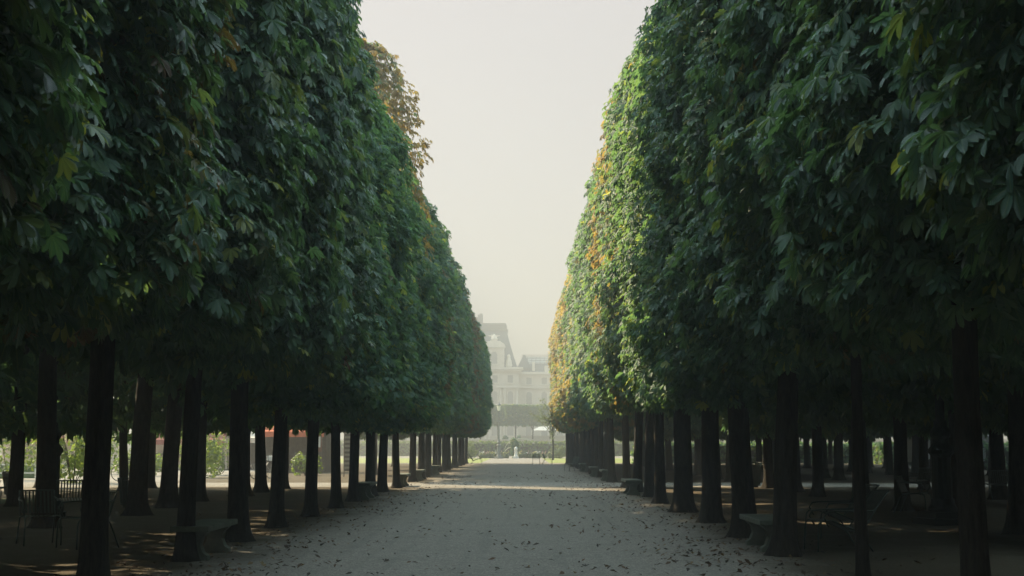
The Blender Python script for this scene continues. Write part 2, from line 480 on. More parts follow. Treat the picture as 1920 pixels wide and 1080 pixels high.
def trunk_mesh(name, seed, r0=.162, top=8.5, limbs=7):
    rg = random.Random(seed)
    b = MB()
    n = 18
    zs = [-.06, 0, .05, .12, .22, .36, .55, .8, 1.1, 1.5, 1.9, 2.3, 2.7, 3.2, 4, 5, 6.2, top]
    ph = [rg.uniform(0, 6.28) for _ in range(4)]
    rings = []
    bx, by = rg.uniform(-.06, .06), rg.uniform(-.06, .06)
    for z in zs:
        fl = 1 + .50 * math.exp(-max(z, 0) / .15) + .10 * math.exp(-max(z, 0) / .8)
        r = r0 * fl * (1 - .045 * z)
        if z > 4: r *= max(.25, 1 - (z - 4) * .15)
        ring = []
        for k in range(n):
            a = 2 * PI * k / n
            q = 1 + .05 * math.sin(3 * a + ph[0] + z * .6) + .035 * math.sin(5 * a + ph[1] - z) + .025 * math.sin(7 * a + ph[3] + z * 3)
            q += .22 * math.exp(-max(z, 0) / .2) * math.sin(5 * a + ph[2])
            w = math.sin(z * .9 + ph[0]) * .02
            ring.append(b.bm.verts.new((bx * z * .3 + w + r * q * math.cos(a), by * z * .3 + w + r * q * math.sin(a), z)))
        rings.append(ring)
    for i in range(len(rings) - 1):
        for k in range(n): b.bm.faces.new((rings[i][k], rings[i][(k + 1) % n], rings[i + 1][(k + 1) % n], rings[i + 1][k]))
    for i in range(limbs):
        a = 2 * PI * i / limbs + rg.uniform(-.4, .4); z = rg.uniform(3.0, 5.5)
        L = rg.uniform(.6, 1.0); up = rg.uniform(.8, 1.5)
        c, s = math.cos(a), math.sin(a)
        pts = [(bx * z * .3, by * z * .3, z), (c * L * .35, s * L * .35, z + up * .35), (c * L * .7, s * L * .7, z + up * .85), (c * L, s * L, z + up * 1.6)]
        b.tube(pts, [r0 * .42, r0 * .34, r0 * .22, r0 * .07], 7)
    bmesh.ops.recalc_face_normals(b.bm, faces=b.bm.faces[:])
    me = bpy.data.meshes.new(name); b.bm.to_mesh(me); b.bm.free()
    me.materials.append(M_BARK)
    me.polygons.foreach_set('use_smooth', [True] * len(me.polygons))
    return me

# ------------------------------------------------------------------ the ground
def sheet(name, x0, x1, y0, y1, z, m, nx=1, ny=1, amp=0.0):
    b = MB(); vs = []
    for j in range(ny + 1):
        row = []
        for i in range(nx + 1):
            x = x0 + (x1 - x0) * i / nx; y = y0 + (y1 - y0) * j / ny
            row.append(b.bm.verts.new((x, y, z)))
        vs.append(row)
    for j in range(ny):
        for i in range(nx): b.bm.faces.new((vs[j][i], vs[j][i + 1], vs[j + 1][i + 1], vs[j + 1][i]))
    o = b.build(name, m)
    return tag(o, kind='structure')
sheet('ground', -1500, 1500, -400, 2600, 0, M_GROUND)
tag(sheet('avenue_path', -5.6, 4.8, -8, 112, .004, M_GROUND))
sheet('cross_path', -60, 60, 49.6, 56.8, .008, M_GROUND)
M_LAWN = mat('lawn grass', (0.15, 0.19, 0.05), 0.9, rgb2=(0.22, 0.22, 0.07), scale=1.2, bump=.6, bscale=40)
sheet('lawn', -60, -3.3, 115, 154, .010, M_LAWN)
sheet('lawn', 2.2, 60, 115, 154, .010, M_LAWN)

# ------------------------------------------------------------------ the clipped chestnuts
CR_HI, CR_MID, CR_FAR = {}, {}, {}
for sd, ps in ((-1, PS_L), (1, PS_R)):
    CR_HI[sd] = [crown_mesh('crown_near_%s' % c, 100 + i + 10 * sd, 11500, 'hi', M_LEAF, size=(.11, .19), PS=ps) for i, c in enumerate('ab')]
    CR_MID[sd] = [crown_mesh('crown_middle_%s' % c, 200 + i + 10 * sd, 10500, 'mid', M_LEAF_FAR, size=(.12, .20), PS=ps) for i, c in enumerate('ab')]
    CR_FAR[sd] = [crown_mesh('crown_far_%s' % c, 300 + i + 10 * sd, 7600, 'low', M_LEAF_FAR, size=(.15, .22), PS=ps) for i, c in enumerate('ab')]
CR_BACK = [crown_mesh('crown_inner_%s' % c, 400 + i, 3000, 'low', M_LEAF_FAR, size=(.26, .36), back=1.0, core=500) for i, c in enumerate('ab')]
CR_LOOSE = crown_mesh('crown_loose', 450, 2300, 'low', M_LEAF_FAR, size=(.26, .36), back=1.0, core=160, dens_gap=-.2)
CR_THIN = crown_mesh('crown_thin', 500, 10500, 'mid', M_LEAF_FAR, size=(.13, .19), back=1.0, core=0, depth=.25, nexp=2.2, dens_gap=-.45)
TR = [trunk_mesh('trunk_%s' % c, 50 + i) for i, c in enumerate('abcd')]

rt = random.Random(3)
def chestnut(x, y, side, label, group, crown, rust=.05, zs=1.0, r=1.0, off=0.0, hs=1.0, name='chestnut_tree', gold=0.0, dz=0.0):
    t = thing(name, label, 'tree', (x, y, 0), 0, group)
    k = link('trunk', rt.choice(TR), t)
    k.scale = (r, r, 1); k.rotation_euler = (rt.uniform(-.018, .018), rt.uniform(-.018, .018), rt.uniform(0, 6.28))
    c = link('crown', crown, t)
    flip = rt.random() < .5
    c.rotation_euler = (0, 0, (0 if side < 0 else PI))
    c.location = (-side * off, 0, dz + rt.uniform(-.22, .18))
    c.scale = (hs * rt.uniform(.97, 1.03), (-1 if flip else 1) * rt.uniform(.98, 1.05), zs * rt.uniform(.985, 1.015))
    c.color = (rust, gold, 0, 1)
    return t

XL, XR = -4.4, 3.6
left_y = [-4.5, -.6, 3.3, 7.1, 11.0, 14.8, 18.6, 22.3, 26.0, 30.0, 33.9, 37.8, 41.5, 45.4, 49.3, 57.5, 61.3, 65.2, 69.0, 72.8, 76.7, 80.5, 84.4, 88.2, 92.0, 96.0, 99.8, 103.7, 107.5, 111.3]
right_y = [-4.3, -.4, 3.6, 7.6, 11.5, 15.2, 19.5, 23.3, 27.7, 32.0, 36.6, 41.0, 45.3, 49.8, 57.5, 61.3, 65.2, 69.0, 72.8, 76.7, 80.5, 84.4, 88.2, 92.0, 96.0, 99.8, 103.7, 107.5, 110.5]
def where(ys, i, gap=53.3):
    y = ys[i]
    before = [q for q in ys if 5 < q < gap]; after = [q for q in ys if q > gap]
    if y <= 5: return '%s back from the first trunk in view' % ORD[[q for q in ys if q <= 5][::-1].index(y)]
    if y < gap: return '%s from the near end' % ORD[before.index(y)]
    k = after.index(y)
    if y == after[-1]: return 'at the far end by the sunny lawn'
    return '%s beyond the cross path' % ORD[k]
LZ = {14.8: 1.08, 18.6: 1.1, 22.3: .93, 26.0: .83, 30.0: .86, 33.9: .86, 37.8: .80, 41.5: .82, 45.4: .86}
for i, y in enumerate(left_y):
    cr = (CR_HI if y < 25 else CR_MID if y < 56 else CR_FAR)[-1][i % 2]
    rust = {11.0: .30, 49.3: .3, 73: .3, 76.7: .5, 80.5: .52, 84.4: .42, 65.2: .3, 22.3: .2}.get(y, rt.uniform(.0, .12))
    zs = LZ.get(y, .98 if y < 40 else .90)
    lab = 'clipped green chestnut in the left front row, %s' % where(left_y, i)
    if y == 41.5:
        t = chestnut(XL, y, -1, 'thin half bare chestnut with brown leaves, poking out of the left green wall', 'clipped chestnuts left of the avenue', CR_THIN, gold=.55, rust=.72, zs=1.15, off=-.35, r=.9, hs=1.0)
        continue
    chestnut(XL + rt.uniform(-.08, .08), y, -1, lab, 'clipped chestnuts left of the avenue', cr, rust, zs, rt.uniform(.68, .92), off=0)
RZ = {19.5: .95, 23.3: .90, 27.7: .95, 32.0: 1.0}
for i, y in enumerate(right_y):
    cr = (CR_HI if y < 25 else CR_MID if y < 56 else CR_FAR)[1][i % 2]
    rust = {15.2: .28, 36.6: .3, 41.0: .42, 45.3: .5, 69.0: .6}.get(y, rt.uniform(.0, .14))
    if y > 74: rust = .55 + rt.uniform(-.1, .1)
    r = {11.5: .68, 15.2: .38, 19.5: .95, 23.3: 1.1, 27.7: 1.12, 32.0: 1.28}.get(y, rt.uniform(.8, 1.0))
    lab = 'clipped green chestnut in the right front row, %s' % where(right_y, i)
    if y == 15.2: lab = 'young chestnut with the thinnest trunk, front row right of the avenue'
    if y > 74 and y < 110: lab = 'clipped chestnut with russet leaves in the right front row, %s' % where(right_y, i)
    chestnut(XR + rt.uniform(-.06, .06), y, 1, lab, 'clipped chestnuts right of the avenue', cr, rust, RZ.get(y, 1.06 if y < 70 else 1.03), r, off=-.6, gold=.75 if y > 66 else .4)

# rows deeper in the two groves
for row, (x, ys) in enumerate([(-8.4, [11.0, 15.5, 19.0, 22.6, 26.2, 30.2, 34.5, 38.0, 41.8, 45.4, 49.0]), (-12.6, [14, 18.5, 23, 27.0, 30.8, 34.6, 38.4, 42.2, 46, 49.6]), (-16.8, [30, 34, 38, 42, 46, 49.8])]):
    for i, y in enumerate(ys):
        chestnut(x + rt.uniform(-.3, .3), y + rt.uniform(-.4, .4), -1, 'dark chestnut in the %s row behind the left green wall, %s from the near end' % (ORD[row + 1], ORD[i]),
                 'chestnuts inside the left grove', CR_BACK[i % 2] if row == 0 and 18 < y < 35 else CR_LOOSE, .1, 2.25 if row == 0 and 18 < y < 35 else .93, rt.uniform(1.0, 1.45) if row == 0 else rt.uniform(.75, 1.2), dz=-.40 if y > 28 else .1)  # some second-row crowns stretched tall and dense, unseen, to shade the right wall
for i, (x, y) in enumerate([(-7.3, 70.5), (-8.2, 84), (-8.6, 97)]):
    chestnut(x, y, -1, 'sunlit chestnut behind the left green wall past the cross path, %s one back' % ORD[i], 'chestnuts inside the left grove', CR_BACK[i % 2], .2, .85, 1.1)
for row, (x, y0) in enumerate([(8.5, 12.2), (13.3, 10.5), (18.2, 13), (23.0, 12)]):
    ys = [y0 + 4.15 * k for k in range(24)]
    ys = [y for y in ys if not 50.5 < y < 56 and y < 110 and x / y < .46]
    for i, y in enumerate(ys):
        chestnut(x + rt.uniform(-.25, .25), y + rt.uniform(-.3, .3), 1, 'dark chestnut in the %s row behind the right green wall, %s from the near end' % (ORD[row + 1], (ORD[i] if i < 18 else 'farthest')),
                 'chestnuts inside the right grove', CR_BACK[i % 2], .08, 1.0, rt.uniform(.85, 1.3), dz=-.32 if y > 34 else 0)

# groves go on beside and behind the viewer, added unseen to block light
k = 0
for x, ys, sd in ((-4.4, [-8.4, -12.3, -16.2, -20, -24, -28], -1), (3.6, [-8.2, -12.1, -16, -20, -24, -28], 1), (-8.4, [7.0, 3, -1, -5, -9, -13], -1), (8.5, [8, 4, 0, -4, -8, -12], 1),
                  (-12.6, [9.5, 5], -1), (13.3, [24, 20, 16, 12, 8], 1), (18.2, [36, 32, 28, 24, 20, 16], 1), (-20.8, [14, 18, 22, 26, 30, 34, 38, 42], -1), (-24.6, [16, 22, 28, 34, 40], -1)):
    for y in ys:
        k += 1
        side_word = 'left' if sd < 0 else 'right'
        lab = 'chestnut in the %s grove, %s, %d metres %s and %d out' % (side_word, 'behind the viewer' if y < 0 else 'beyond the picture edge', abs(round(y)), 'back' if y < 0 else 'along', abs(round(x)))
        chestnut(x + rt.uniform(-.2, .2), y + rt.uniform(-.2, .2), sd, lab, 'chestnuts around the viewer', CR_BACK[k % 2], .05, 1.0, rt.uniform(.9, 1.2), dz=-.7 if abs(x) > 15 else 0)

# ------------------------------------------------------------------ bushes, hedges and small plants
def blob_leaves(name, seed, n, c, rad, size, det, m, hang=.3, shell=.55, gap=None, box=False):
    global RNG
    RNG = np.random.default_rng(seed)
    if box:
        P = RNG.uniform(-1, 1, (n, 3)); ax = RNG.integers(0, 3, n); sg = np.where(RNG.random(n) < .5, -1, 1.0)
        ax = np.where((ax == 2) & (sg < 0), 1, ax)
        P[np.arange(n), ax] = sg * (1 - RNG.exponential(.10, n).clip(0, .8))
        O = np.zeros((n, 3)); O[np.arange(n), ax] = sg
    else:
        O = unit(RNG.normal(size=(n, 3))); P = O * (1 - RNG.random(n) ** 1.5 * shell)[:, None]
    lump = sines(seed + 1, .9); P = P * np.array(rad)
    P = P * (1 + (.06 if box else .16) * lump(P + 5)[:, None])
    if gap is not None:
        k = sines(seed + 2, .9)(P) > gap
        P, O = P[k], O[k]; n = len(P)
    A = unit(O * .6 + RNG.normal(size=(n, 3)) * .55 + np.array([0, 0, -hang]))
    Nn = O + np.array([0, 0, .5]) + RNG.normal(size=(n, 3)) * .4
    tone = np.clip(RNG.normal(.45, .22, n), 0, 1)
    P = P + np.array(c)
    P[:, 2] = np.maximum(P[:, 2], .03)
    return leaves(name, P, A, Nn, RNG.uniform(*size, n), tone, np.ones(n), det, m)
def stems(seed, n, c, rad, h, r=.012):
    rg = random.Random(seed); b = MB()
    for _ in range(n):
        a = rg.uniform(0, 6.28); q = rg.uniform(.3, .9)
        ex, ey = c[0] + rad[0] * q * math.cos(a), c[1] + rad[1] * q * math.sin(a)
        b.tube([(c[0] * .9 + ex * .1, c[1] * .9 + ey * .1, 0), ((c[0] + ex) / 2, (c[1] + ey) / 2, h * .5), (ex, ey, h * rg.uniform(.75, 1))], [r * 1.6, r, r * .4], 5)
    return b
def bush(name, label, cat, loc, rad, n, seed, m=None, size=(.07, .11), group=None, gap=None, det='low'):
    t = thing(name, label, cat, loc, 0, group)
    link('foliage', blob_leaves('foliage', seed, n, (0, 0, rad[2] * .95), rad, size, det, m or M_SHRUB, gap=gap), t)
    stems(seed, 9, (0, 0, 0), rad, rad[2] * 1.5).build('stem', M_BARK, t)
    return t

# ------------------------------------------------------------------ park chairs, benches, bins, lamps
M_GREEN = mat('dark green painted metal', (0.026, 0.046, 0.036), 0.38, spec=.5, var=.25, scale=9)
M_STONE = mat('weathered bench stone', (0.14, 0.15, 0.12), 0.8, rgb2=(0.06, 0.075, 0.055), scale=4, bump=.4, bscale=30)
M_IRON = mat('black green cast iron', (0.014, 0.019, 0.017), 0.6, spec=.15, var=.3, scale=6, bump=.15, bscale=40)
M_PALE = mat('pale painted metal', (0.62, 0.62, 0.58), 0.5)

def park_chair(label, loc, rz, group='green metal park chairs', arms=True, low=False):
    """curved tube frame with slatted seat and back, facing its own -y"""
    t = thing('park_chair', label, 'chair', loc, rz, group)
    sh = .30 if low else .40
    if low:   # reclined: seat falls to the rear, long sloping back
        seat = [(0, -.30, .43), (0, -.15, .435), (0, .05, .36), (0, .25, .27)]
        back = [(0, .29, .27), (0, .42, .45), (0, .56, .66), (0, .66, .80), (0, .71, .84)]
    else:
        seat = [(0, -.24, .435), (0, -.16, .445), (0, .05, .42), (0, .20, .405)]
        back = [(0, .23, .47), (0, .27, .58), (0, .31, .70), (0, .345, .80)]
    b = MB()
    n = 9
    for i in range(n):                                     # curved slats run front to back
        x = -.22 + .44 * i / (n - 1)
        for p, q in zip(seat[:-1], seat[1:]):
            d = Vector(q) - Vector(p)
            b.box(((x), (p[1] + q[1]) / 2, (p[2] + q[2]) / 2), (.024, d.length + .012, .006), rx=math.atan2(d.z, d.y))
    b.build('seat', M_GREEN, t)
    b = MB()
    for i in range(n):
        x = -.22 + .44 * i / (n - 1)
        for p, q in zip(back[:-1], back[1:]):
            d = Vector(q) - Vector(p)
            b.box((x, (p[1] + q[1]) / 2, (p[2] + q[2]) / 2), (.024, d.length + .012, .006), rx=math.atan2(d.z, d.y))
    b.tube([(-.25, back[-1][1], back[-1][2]), (.25, back[-1][1], back[-1][2])], .012)
    b.build('backrest', M_GREEN, t)
    for sx in (-1, 1):
        x = .255 * sx
        f, k = seat[0], seat[-1]
        MB().tube([(x, f[1] + .1, f[2] - .005), (x, f[1] + .01, f[2]), (x, f[1] - .035, f[2] - .04), (x, f[1] - .05, f[2] - .12), (x * 1.04, f[1] - .06, .004)], .0125).build('leg', M_GREEN, t, True)
        MB().tube([(x, seat[1][1], seat[1][2]), (x, k[1], k[2] + .01), (x, k[1] + .05, k[2] - .05), (x * 1.04, k[1] + .20, .004)], .0125).build('leg', M_GREEN, t, True)
        MB().tube([(x, k[1], k[2])] + [(x, p[1], p[2]) for p in back], .0125).build('back_frame', M_GREEN, t, True)
        if arms:
            bm_ = back[len(back) // 2]
            MB().tube([(x, bm_[1], bm_[2]), (x * 1.1, bm_[1] - .1, sh + .27), (x * 1.12, -.1, sh + .265), (x * 1.12, -.22, sh + .25), (x * 1.1, -.27, sh + .18), (x * 1.02, -.2, sh + .05)], .0125).build('armrest', M_GREEN, t, True)
    return t

def bench(label, loc, ln=1.9, rz=PI / 2):
    t = thing('stone_bench', label, 'bench', loc, rz, 'stone benches along the avenue')
    MB().box((0, 0, .415), (ln, .50, .075), bev=.012).build('seat', M_STONE, t)
    for sx in (-1, 1):
        poly = [(-.20, 0), (.20, 0), (.20, .06), (.14, .10), (.10, .20), (.13, .30), (.19, .355), (.19, .377), (-.19, .377), (-.19, .355), (-.13, .30), (-.10, .20), (-.14, .10), (-.20, .06)]
        x = sx * (ln / 2 - .28)
        MB().prism(poly, 'x', x - .09, x + .09).build('leg', M_STONE, t)
    return t

def litter_bin(label, loc, s=1.0):
    t = thing('litter_bin', label, 'litter bin', loc, 0, 'slatted litter bins under the trees')
    b = MB()
    for k in range(22):
        a = 2 * PI * k / 22; c, q = math.cos(a), math.sin(a)
        b.tube([(c * .21 * s, q * .21 * s, .07), (c * .24 * s, q * .24 * s, .4 * s), (c * .31 * s, q * .31 * s, .82 * s)], .014, 5)
    b.build('slat', M_GREEN, t)
    for z, r in ((.82 * s, .315 * s), (.1, .215 * s), (.6 * s, .275 * s)):
        MB().tube([(r * math.cos(2 * PI * k / 24), r * math.sin(2 * PI * k / 24), z) for k in range(25)], .012, 5).build('rim', M_GREEN, t)
    MB().lathe([(.17 * s, .0), (.17 * s, .06), (.19 * s, .09), (.2 * s, .5 * s), (.23 * s, .76 * s)], n=16).build('liner', mat('bin bag', (.04, .05, .045), .5), t)
    return t

def street_lamp(label, loc, h=3.9, base=1.0, iron=None):
    iron = iron or M_IRON
    t = thing('street_lamp', label, 'street lamp', loc, rt.uniform(0, 1), 'old cast iron lamps')
    b = MB()
    b.box((0, 0, .06), (.74 * base, .74 * base, .12), bev=.01); b.box((0, 0, .18), (.62 * base, .62 * base, .12), bev=.01)
    b.lathe([(.27, .24), (.27, .30), (.23, .36), (.21, .48)], n=24)
    b.build('base', iron, t)
    b = MB()
    b.lathe([(.185, .48), (.18, 1.25), (.20, 1.30), (.235, 1.34), (.235, 1.40), (.19, 1.46), (.15, 1.52), (.15, 1.60), (.19, 1.66), (.19, 1.72), (.13, 1.82), (.115, 1.95)], n=28, flute=.04)
    b.build('pedestal', iron, t)
    MB().lathe([(.085, 1.95), (.078, 2.4), (.10, 2.43), (.10, 2.47), (.07, 2.52), (.055, h - .75), (.085, h - .72), (.085, h - .66), (.04, h - .6)], n=20, flute=.05).build('post', iron, t, False)
    f = MB().lathe([(.10, h - .6), (.12, h - .55), (.22, h - .08), (.22, h - .06)], n=8).build('lantern', mat('lantern glass', (.78, .78, .74) if h > 5 else (.12, .12, .11), .3, spec=.4), t)
    MB().lathe([(.26, h - .06), (.25, h - .02), (.12, h + .14), (.05, h + .18), (.05, h + .24), (.015, h + .30)], n=8).build('cap', iron, f)
    return t

bench('stone slab bench between the second and third trunks on the left edge', (-4.27, 19.4, 0))
bench('stone slab bench on the right edge near a broad trunk, closest to the viewer', (3.55, 20.9, 0), 1.9)
for k, (x, y) in enumerate([(-4.35, 39.7), (-4.3, 51.4), (-4.3, 59.4), (-4.3, 71)]):
    bench('small distant stone bench left of the avenue, %s' % ['well before the cross path', 'at the near edge of the cross path', 'just past the cross path', 'far beyond the cross path'][k], (x, y, 0))
for k, (x, y) in enumerate([(3.3, 43.2), (3.5, 59.4), (3.4, 67), (3.4, 79)]):
    bench('small distant stone bench right of the avenue, %s' % ['well before the cross path', 'just past the cross path', 'far beyond the cross path', 'farthest from the viewer'][k], (x, y, 0))

park_chair('green metal armchair facing the avenue beside the left lamp base', (-7.25, 21.6, 0), R(28))
park_chair('green metal armchair half hidden behind the nearest left trunk', (-6.35, 20.9, 0), R(-40))
park_chair('green metal chair standing by the slatted bin at the left edge', (-13.0, 35.6, 0), R(150))
park_chair('green metal chair in shade behind the left armchairs', (-8.9, 28.2, 0), R(200))
park_chair('low reclining green chair behind the young thin trunk on the right', (4.45, 20.5, 0), R(-80), low=True)
park_chair('low reclining green chair deeper in shade past the first recliner', (5.05, 23.4, 0), R(-74), low=True)
park_chair('green chair with glinting tilted backrest left of the right lamp', (11.9, 43, 0), R(200))
park_chair('green chair under the pale van, right of the lamp', (12.8, 39, 0), R(190))
park_chair('green chair near the foot of the right lamp', (8.6, 31.5, 0), R(60))
park_chair('green chair beside the pale-backed one in the right grove', (13.4, 40.4, 0), R(160), arms=False)
park_chair('empty green chair seen from behind in the sun at the end of the avenue', (1.05, 104, 0), R(180))
park_chair('empty green chair seen side on in the sun at the end of the avenue', (1.9, 104.6, 0), R(80), arms=False)
park_chair('low green chair on the lawn edge by the far left trunk', (-3.4, 108.5, 0), R(100), low=True)
park_chair('lone green chair beside the far right trunks in shade', (2.75, 79.5, 0), R(-60), arms=False)

litter_bin('slatted green litter bin at the far left edge', (-14.6, 41.0, 0), .88)
litter_bin('slatted green litter bin against a thick trunk on the left', (-9.4, 34.3, 0), .85)
litter_bin('slatted green litter bin among the trunks on the right', (8.1, 50.3, 0), 1.05)
street_lamp('old iron lamp with stepped foot among the left trunks', (-9.75, 29.6, 0), base=.9)
street_lamp('old iron lamp with wide stepped foot behind the near right trunk', (7.95, 27.2, 0), base=1.15)
street_lamp('tall pale lantern post in the garden beyond the avenue', (-2.4, 150, 0), 5.6, iron=mat('hazy grey iron', (.16, .17, .16), .6))  # iron paler than the near lamps, distance haze put into its colour

# ------------------------------------------------------------------ left background: stalls, bushes, bicycles past the grove
M_CREAM = mat('cream stall boards', (0.55, 0.47, 0.38), .8, var=.12, scale=3)
M_RED = mat('faded red canvas', (0.20, 0.05, 0.040), .85, var=.15, scale=4)
M_ORANGE = mat('orange red canvas', (0.50, 0.13, 0.06), .85, var=.15, scale=4)
M_WOOD = mat('brown grey boards', (0.10, 0.082, 0.065), .85, var=.3, scale=6)
M_GLASS = mat('dark window glass', (0.05, 0.06, 0.07), .12, spec=.6)
def stall(label, loc, w, d, h, wall, roof, rz=0, group='stalls beyond the left grove', aw=.9):
    t = thing('market_stall', label, 'stall', loc, rz, group)
    b = MB(); b.box((0, d / 2, h / 2), (w, d, h)); b.build('wall', wall, t)
    b = MB()
    for k in range(int(w / .35)): b.box((-w / 2 + .17 + k * .35, -.012, h / 2), (.03, .02, h - .1))
    b.build('batten', wall, t)
    b = MB(); b.prism([(-.25, h + .003), (d + .25, h + .003), (d / 2, h + .7)], 'x', -w / 2 - .2, w / 2 + .2); b.build('roof', roof, t)
    b = MB()
    b.prism([(-.03, h - .25), (-aw, h - .75), (-aw, h - 1.02), (-aw - .02, h - 1.02), (-aw - .02, h - .73), (-.03, h - .22)], 'x', -w / 2, w / 2); b.build('awning', roof, t)
    MB().box((0, -.22, .95), (w * .8, .4, .06)).build('counter', M_WOOD, t)
    for sx in (-1, 1): MB().tube([(sx * (w / 2 - .08), -aw + .04, 0), (sx * (w / 2 - .08), -aw + .04, h - .78)], .03).build('post', M_WOOD, t)
    return t
stall('cream stall with faded red awning past the left grove', (-19.6, 84, 0), 4.6, 2.6, 2.5, M_CREAM, M_RED)
stall('brown slatted stall with orange awning between left trunks', (-12.2, 76, 0), 3.6, 2.4, 2.9, M_WOOD, M_ORANGE)
stall('brown boarded stall left of the orange awning', (-15.6, 84, 0), 2.2, 2.2, 2.6, M_WOOD, M_CREAM)
stall('long cream stall far behind with low roof', (-30, 92, 0), 7, 3, 2.6, M_CREAM, M_RED)
t = thing('notice_board', 'narrow pale lattice board on a post between left trunks', 'notice board', (-8.05, 66.4, 0), R(8))
MB().box((0, 0, 1.2), (.42, .04, 1.9), bev=.01).build('panel', M_WOOD, t)
b = MB()
for k in range(9): b.box((0, -.030, .42 + k * .2), (.34, .015, .10))
b.build('slat', mat('cream strips', (.25, .22, .18), .7), t)
for sx in (-1, 1): MB().tube([(sx * .19, .04, 0), (sx * .19, .04, 2.2)], .025).build('post', M_WOOD, t)
t = thing('notice_board', 'small glazed notice case on a brown post past the left trunks', 'notice board', (-10.6, 74, 0), R(5))
MB().box((0, 0, 1.55), (.5, .08, .85), bev=.01).build('case', mat('brown painted case', (.16, .07, .045), .6), t)
MB().box((0, -.047, 1.62), (.36, .01, .55)).build('panel', M_PALE, t)
MB().tube([(0, 0, 0), (0, 0, 1.15)], .045).build('post', M_WOOD, t)

bush('leafy_bush', 'tall backlit yellow green bush beside the left lamp', 'bush', (-17.4, 55.5, 0), (1.7, 1.3, 1.65), 2600, 21, size=(.09, .14), gap=-.35)
bush('leafy_bush', 'thin backlit bush at the far left edge behind the bin', 'bush', (-21.5, 60, 0), (1.3, 1.2, 1.7), 1500, 22, size=(.09, .14), gap=-.1)
bush('leafy_bush', 'sunlit low green bush below the red awning', 'bush', (-18.2, 68, 0), (1.3, 1.0, .62), 1500, 23, size=(.08, .12))
bush('leafy_bush', 'sunlit spreading bush between the brown stall and the cream stall', 'bush', (-15.6, 70, 0), (1.5, 1.1, 1.1), 1700, 25, size=(.08, .13), gap=-.4)
bush('leafy_bush', 'sunlit yellow green bush just left of the orange awning stall', 'bush', (-14.4, 64.5, 0), (.9, .8, 1.15), 1200, 26, size=(.08, .12), gap=-.3)
bush('leafy_bush', 'low sunlit bush under the orange awning stall', 'bush', (-10.4, 69, 0), (.8, .7, .6), 900, 27, size=(.08, .12), gap=-.3)
bush('leafy_bush', 'sunlit bush of pale leaves left of the cream stall', 'bush', (-21.8, 72, 0), (1.5, 1.2, 1.3), 1600, 24, size=(.08, .13), gap=-.4)
M_BLADE = mat('long grass blades', (.06, .12, .035), .7, rgb2=(.04, .09, .03), scale=3)
b = MB(); rg = random.Random(5)
for k in range(700):
    x, y = rg.uniform(-2.6, 2.6), rg.uniform(-.4, .4); h = rg.uniform(.5, .85); dx = rg.uniform(-.12, .12)
    p = [b.bm.verts.new(q) for q in ((x - .02, y, 0), (x + .02, y, 0), (x + dx, y + .06, h))]; b.bm.faces.new(p)
g = b.build('long_grass', M_BLADE); g.location = (-23.2, 64, 0)
tag(g, kind='stuff')
t = thing('low_railing', 'pale low railing in front of the long grass at left', 'railing', (-22.6, 62.6, 0))
b = MB(); b.box((0, 0, .62), (5.4, .05, .06)); b.box((0, 0, .25), (5.4, .04, .05)); b.build('rail', M_PALE, t)
for k in range(5): MB().box((-2.6 + 1.3 * k, .05, .33), (.05, .05, .66)).build('post', M_PALE, t)
lawn2 = sheet('lawn', -26, -12.6, 36.2, 39.5, .012, mat('shaded lawn', (.035, .07, .025), .9, rgb2=(.05, .08, .03), scale=2))  # darker copy of the lawn, shade put into the grass colour
t = thing('iron_railing', 'thin dark railing in front of the cream stall', 'railing', (-17.8, 76.5, 0))
b = MB(); b.box((0, 0, .95), (4.6, .03, .03)); b.box((0, 0, .15), (4.6, .03, .03))
for k in range(32): b.box((-2.2 + k * .142, 0, .55), (.015, .015, .8))
b.build('rail', M_IRON, t)

def bicycle(label, loc, rz):
    t = thing('bicycle', label, 'bicycle', loc, rz, 'bicycles parked past the left grove')
    mk = mat('black bicycle paint', (.03, .03, .03), .4)
    for x in (-.52, .52):
        w = MB().tube([(x + .33 * math.cos(2 * PI * k / 28), 0, .34 + .33 * math.sin(2 * PI * k / 28)) for k in range(29)], .018, 6).build('wheel', mk, t, True)
        b = MB()
        for k in range(10): b.tube([(x, 0, .34), (x + .32 * math.cos(k * .628), 0, .34 + .32 * math.sin(k * .628))], .003, 3)
        b.build('spoke', M_PALE, w)
    b = MB()
    for p, q in [((-.52, 0, .34), (-.15, 0, .30)), ((-.15, 0, .30), (-.25, 0, .84)), ((-.25, 0, .78), (.36, 0, .80)), ((-.15, 0, .3), (.38, 0, .70)), ((-.52, 0, .34), (-.23, 0, .74)), ((.52, 0, .34), (.36, 0, .86)), ((.36, 0, .86), (.34, 0, .98))]: b.tube([p, q], .017, 6)
    b.build('frame', mk, t)
    MB().tube([(.22, -.27, 1.0), (.33, -.2, 1.02), (.35, 0, .99), (.33, .2, 1.02), (.22, .27, 1.0)], .014, 6).build('handlebar', mk, t)
    MB().prism([(-.40, 0 - .07), (-.38, .07), (-.12, .02), (-.12, -.02)], 'z', .86, .91).build('saddle', mk, t)
    return t
bicycle('dark bicycle leaning in the sun below the red awning', (-15.9, 58.5, 0), R(10))
bicycle('dark bicycle near the railing of the cream stall', (-15.6, 71.5, 0), R(-15))
b0 = bicycle('dark bicycle with pale basket past the tree left of the orange awning', (-11.4, 63.0, 0), R(60))
MB().box((.56, 0, .88), (.26, .3, .22), bev=.02).build('basket', M_PALE, b0)

